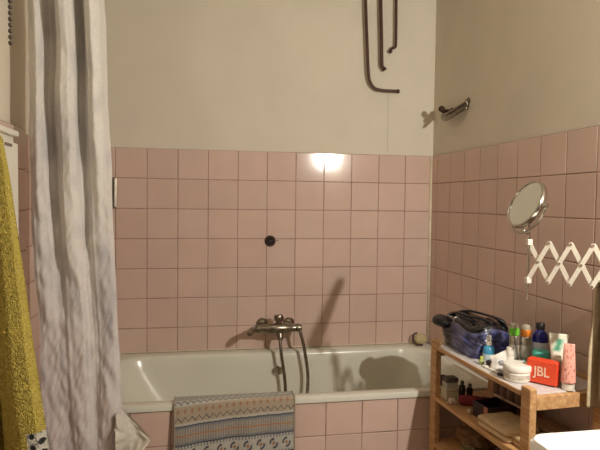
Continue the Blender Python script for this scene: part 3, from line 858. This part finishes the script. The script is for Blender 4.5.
for i, (dx, dy, hh) in enumerate(((-.222, -.842, .070), (-.200, -.862, .064))):
    t = thing('dark_bottle', 'small dark brown bottle beside the cream carton, %s' % ('the nearer to the carton' if i == 0 else 'the one farther from the carton'), 'bottle', (dx, dy, ZM), 0, 'dark bottles on the middle shelf')
    MB().lathe([(.011, 0), (.0125, .002), (.0125, hh * .7), (.006, hh * .78)], 20).build('body', plain('dark_bottle_%d' % i, (48, 34, 30), .25), t, smooth=True, angle=50)
    MB().lathe([(.0075, hh * .785), (.0075, hh * .98), (.006, hh)], 16).build('cap', plain('olive_cap_%d' % i, (82, 80, 60), .4), t, smooth=True, angle=50)
# row of pale upright glass bottles against the wall
for i in range(5):
    t = thing('tall_bottle', ('rearmost', 'second from the rear', 'middle', 'second from the front', 'frontmost')[i] + ' pale brown bottle in the row along the wall, middle shelf', 'bottle', (-.085 + .0032 * i, -.870 - .047 * i, ZM), 0, 'pale bottles along the wall on the middle shelf')
    hh = .150 - .006 * (i % 3)
    MB().lathe([(.017, 0), (.019, .003), (.019, hh * .72), (.009, hh * .84), (.009, hh * .86)], 22).build('body', plain('pale_bottle_%d' % i, (150, 122, 104), .3), t, smooth=True, angle=50)
    MB().lathe([(.0105, hh * .862), (.0105, hh * .99), (.009, hh)], 18).build('cap', plain('pale_cap_%d' % i, (170, 150, 130), .4), t, smooth=True, angle=50)

def roll(name, label, cat, p0, p1, r, rgb, rgb2, seed, sz=1.0):
    p0, p1 = Vector(p0), Vector(p1); c = (p0 + p1) / 2
    t = thing(name, label, cat, c)
    d = (p1 - p0).normalized(); s_ = d.cross(Vector((0, 0, 1))).normalized(); L = (p1 - p0).length
    rings = []
    for j in range(25):
        q = j / 24; rr = r * (1 - .35 * (2 * q - 1) ** 8)
        rings.append([d * (q - .5) * L + s_ * rr * math.cos(a) * (1 + .10 * noise.noise(Vector((math.cos(a) * 2, q * 7, seed)))) + Vector((0, 0, 1)) * sz * rr * math.sin(a) * (1 + .10 * noise.noise(Vector((math.sin(a) * 2, q * 9, seed + 4)))) + Vector((0, 0, r * sz * 1.08)) for a in [2 * PI * k / 32 for k in range(32)]])
    MB().loft(rings).build('rolled_cloth', plain(name + '_cloth', rgb, .85, var=.18, scale=40, bump=.3, bscale=120), t, smooth=True)
    mb = MB()
    sp_ = [(d * (.5 * L + .001)) + s_ * (r * .85 * k / 40) * math.cos(k * .5) + Vector((0, 0, sz * (r * .85 * k / 40) * math.sin(k * .5) + r * sz * 1.08)) for k in range(4, 41)]
    mb.tube(sp_, .002, 6); mb.build('spiral_edge', plain(name + '_edge', rgb2, .85), t, smooth=True)
    return t
roll('rolled_towel', 'dark red rolled cloth lying across the middle shelf', 'towel', (-.268, -.905, ZM), (-.150, -.965, ZM), .019, (120, 36, 42), (196, 130, 120), 3)
crumple('tissue', 'small crumpled white tissue at the left edge of the middle shelf', 'tissue', (-.288, -.895, ZM), .014, .012, .010, (214, 196, 180), 9, .5)
t = thing('dark_basket', 'dark open box with a pink edge on the middle shelf', 'box', (-.198, -1.045, ZM), .15)
mb = MB(); mb.box(-.06, .06, -.045, .045, 0, .003); mb.box(-.06, -.056, -.045, .045, .003, .055); mb.box(.056, .06, -.045, .045, .003, .055); mb.box(-.056, .056, -.045, -.041, .003, .055); mb.box(-.056, .056, .041, .045, .003, .055)
mb.build('box_wall', plain('dark_box', (46, 26, 26), .5), t)
MB().box(-.0625, -.0605, -.04, -.02, .004, .054).build('pink_edge', plain('pink_edge', (176, 112, 96), .6), t)
tag(MB().sphere((0, 0, 0), .009, 12, 8).build('small_ball', plain('cream_ball', (206, 186, 156), .4), None, smooth=True, loc=(-.272, -1.000, ZM + .0092)), 'tiny cream ball in front of the dark open box', 'ball')

def folded(name, label, cat, x, y, z, sx, sy, sz, rgb, rz, layers, seed):
    t = thing(name, label, cat, (x, y, z), rz)
    h = sz / layers
    for l in range(layers):
        mb = MB(); n = 48
        rings = []
        for j in range(9):
            b = -PI / 2 + PI * j / 8
            ins = .5 * h * (1 - math.cos(b)); zz = h * l + h * .5 + h * .49 * math.sin(b)
            ring = []
            for p in rrect(-sx / 2 + ins, sx / 2 - ins, -sy / 2 + ins, sy / 2 - ins, .012, zz, 11):
                v_ = Vector(p); k = noise.noise(Vector((v_.x * 18, v_.y * 18, seed + l)))
                v_.x += .004 * k; v_.y += .004 * noise.noise(Vector((v_.y * 20, v_.x * 20, seed + l + 5)))
                ring.append(v_)
            rings.append(ring)
        top = rings[-1]
        c = Vector((0, 0, top[0].z))
        for f in (.75, .5, .25, .02):
            rings.append([Vector((c.x + (p.x - c.x) * f, c.y + (p.y - c.y) * f, p.z + (.006 * (1 - f) + .004 * noise.noise(Vector((p.x * f * 25, p.y * f * 25, seed))) * (1 - f)) * (1 if l == layers - 1 else 0))) for p in top])
        mb.loft(rings)
        mb.build('folded_layer', plain(name + '_l%d' % l, rgb, .9, var=.12, scale=30, bump=.3, bscale=150), t, smooth=True)
    return t
folded('folded_towel', 'cream folded towel at the left front of the middle shelf', 'towel', -.222, -1.172, ZM, .135, .160, .040, (206, 180, 138), .1, 2, 3)
folded('folded_towel', 'beige folded towel under the front rail, nearest on the middle shelf', 'towel', -.195, -1.290, ZM, .12, .085, .030, (196, 166, 124), .0, 2, 8)
folded('folded_towel', 'brownish folded cloth on the wall side of the middle shelf', 'cloth', -.092, -1.235, ZM, .085, .19, .034, (150, 116, 82), .05, 3, 12)
t = thing('comb', 'slim pale stick leaning over the folded towels on the middle shelf', 'comb', (-.135, -1.10, ZM + .060), 0)
MB().tube([(-.03, .05, .006), (.03, -.045, -.018)], .0045, 8).build('handle', plain('pale_stick', (190, 160, 136), .4), t, smooth=True)
MB().tube([(-.032, .053, .007), (-.052, .085, .014)], [.006, .004], 8).build('tip', plain('pale_stick_tip', (206, 180, 156), .4), t, smooth=True)

# ------------------------------------------------------------------ bottom shelf
ZL = .376
crumple('cloth_heap', 'large crumpled brown cloth heap at the back of the bottom shelf', 'cloth', (-.155, -.885, ZL), .080, .065, .045, (132, 102, 70), 2, .5, mtl=plain('brown_heap', (132, 100, 66), .9, var=.45, scale=35, bump=.5, bscale=60))
crumple('plastic_bag', 'small shiny olive brown bag at the left edge of the bottom shelf', 'bag', (-.262, -.990, ZL), .026, .030, .026, (120, 104, 62), 5, .5, mtl=plain('olive_bag', (112, 96, 56), .35, var=.5, scale=60, bump=.6, bscale=50))
crumple('cloth_heap', 'purplish grey crumpled cloth in the middle of the bottom shelf', 'cloth', (-.140, -1.090, ZL), .070, .065, .040, (104, 84, 84), 11, .5)
t = thing('cream_bottle', 'short cream bottle with angled cap on the bottom shelf', 'bottle', (-.243, -1.055, ZL))
MB().lathe([(.012, 0), (.014, .002), (.014, .046), (.010, .050)], 20).build('body', plain('cream_bottle_m', (214, 202, 170), .4), t, smooth=True, angle=45)
MB().lathe([(.009, .0505), (.009, .060), (.001, .062)], 16).build('cap', plain('cream_cap', (206, 190, 154), .4), t, smooth=True, angle=45)
folded('folded_towel', 'dark brown folded cloth at the front of the bottom shelf', 'cloth', -.150, -1.265, ZL, .20, .14, .05, (96, 66, 48), .05, 2, 20)

# things on the tub rim corner behind the cart
t = thing('rim_pouch', 'small cream sponge in a dark net on the tub corner behind the cart', 'sponge', (-.062, -.045, .562))
crm = MB(); rings = []
for j in range(13):
    b = PI * (j + .2) / 12.4
    rings.append([Vector((.038 * math.sin(b) * math.cos(a), .026 * math.sin(b) * math.sin(a), .03 - .03 * math.cos(b) * (1 + .1 * noise.noise(Vector((a, b, 0)))))) for a in [2 * PI * k / 24 for k in range(24)]])
crm.loft(rings).build('sponge', plain('cream_sponge', (190, 172, 130), .9, var=.2, scale=80, bump=.5, bscale=120), t, smooth=True)
MB().tube(smooth_path([(.0, -.030, .006), (-.034, -.026, .008), (-.046, -.01, .030), (-.040, .0, .056), (-.020, .0, .064)], 6), .0045, 8).build('net_cord', plain('dark_cord', (50, 34, 30), .6), t, smooth=True)

# ------------------------------------------------------------------ beige towel at right edge on a short bar
bar_ = thing('towel_bar', 'short chrome towel bar on the right wall under the beige towel', 'towel bar', (.0, -1.425, 1.092))
MB().tube([(-.001, 0, 0), (-.112, 0, 0)], .0055, 12).build('rod', m_chrome, bar_, smooth=True, angle=50)
MB().lathe([(.018, 0), (.018, .006), (.008, .010)], 18, xf=rot('Y', -90)).build('wall_plate', m_chrome, bar_, smooth=True, angle=50)
ht = thing('hand_towel', 'beige hand towel hanging over a short bar at the right edge', 'towel', (-.070, -1.425, 1.094))
pathh = smooth_path([(0, .020, -.37), (0, .019, -.2), (0, .014, -.03), (0, .009, .004), (0, 0, .0115), (0, -.009, .004), (0, -.014, -.03), (0, -.020, -.2), (0, -.024, -.335)], 8)
def ht_p(u, v):
    k = v * (len(pathh) - 1); i = min(int(k), len(pathh) - 2); p = pathh[i].lerp(pathh[i + 1], k - i)
    fold = .006 * math.sin(u * 11) * min(1, -min(0, p.z) * 8)
    return Vector((-.030 + .098 * u - (.010 if v < .4 else 0) * (1 if p.z < -.1 else 0) * min(1, (-p.z - .1) * 10), p.y + fold * (1 if p.y < 0 else -1) * .6, p.z))
m_ht = plain('beige_terry', (204, 186, 152), .95, var=.1, scale=60, bump=.6, bscale=300)
MB().grid(ht_p, 40, 90).build('terry', m_ht, ht, smooth=True, solid=.006)
MB().box(-.028, .066, -.0335, -.0305, -.300, -.288).build('woven_band', plain('band_beige', (190, 168, 132), .8), ht)

# ------------------------------------------------------------------ washbasin
wb = thing('washbasin', 'bright white washbasin, its corner showing at the bottom right', 'washbasin', (0, -2.07, .85))
mb = MB(); rings = []
bx0, bx1, by0, by1 = -.585, -.001, -.25, .25
rings.append(rrect(bx0 + .12, bx1, by0 + .10, by1 - .10, .05, -.17))
rings.append(rrect(bx0 + .03, bx1, by0 + .03, by1 - .03, .04, -.06))
rings.append(rrect(bx0, bx1, by0, by1, .035, -.035))
rings.append(rrect(bx0, bx1, by0, by1, .035, -.008))
rings.append(rrect(bx0 + .006, bx1 - .001, by0 + .006, by1 - .006, .035, 0))
rings.append(rrect(bx0 + .055, bx1 - .12, by0 + .05, by1 - .05, .10, 0))
rings.append(rrect(bx0 + .065, bx1 - .13, by0 + .06, by1 - .06, .10, -.012))
rings.append(rrect(bx0 + .12, bx1 - .17, by0 + .12, by1 - .12, .09, -.12))
rings.append(rrect(bx0 + .2, bx1 - .22, by0 + .2, by1 - .2, .045, -.13))
mb.loft(rings); mb.build('bowl', m_ceram, wb, smooth=True, angle=40)
mb = MB(); mb.loft([rrect(-.32, -.06, -.09, .09, .05, -.85), rrect(-.31, -.07, -.08, .08, .05, -.6), rrect(-.36, -.04, -.10, .10, .05, -.171)])
mb.build('pedestal', m_ceram, wb, smooth=True, angle=50)
mb = MB(); mb.lathe([(.024, 0), (.022, .01), (.02, .07), (.016, .09)], 20, (-.07, 0, .0005)); mb.tube(smooth_path([(-.07, 0, .06), (-.12, 0, .085), (-.17, 0, .075), (-.175, 0, .055)], 5), .011, 12)
mb.build('basin_tap', m_chrome, wb, smooth=True, angle=45)

# ------------------------------------------------------------------ wall lamp and housing of the added ceiling fill
wl = thing('wall_lamp', 'round white wall lamp above the washbasin', 'lamp', (.009, LAMP.y, LAMP.z))
MB().lathe([(.055, 0), (.055, .008), (.045, .014), (.001, .015)], 28, xf=rot('Y', -90)).build('back_plate', m_white, wl, smooth=True, angle=45)
MB().tube([(-.012, 0, 0), (-.045, 0, 0)], .016, 16).build('bulb_socket', m_white, wl, smooth=True, angle=45)
cl = thing('ceiling_fill_housing', 'flat round white housing added above the unseen ceiling fill light', 'lamp', (co.location.x, co.location.y, CEIL))  # out of view, added only to go with the fill light
MB().lathe([(.19, 0), (.19, -.03), (.17, -.04), (.001, -.041)], 36).build('housing', m_white, cl, smooth=True, angle=45)
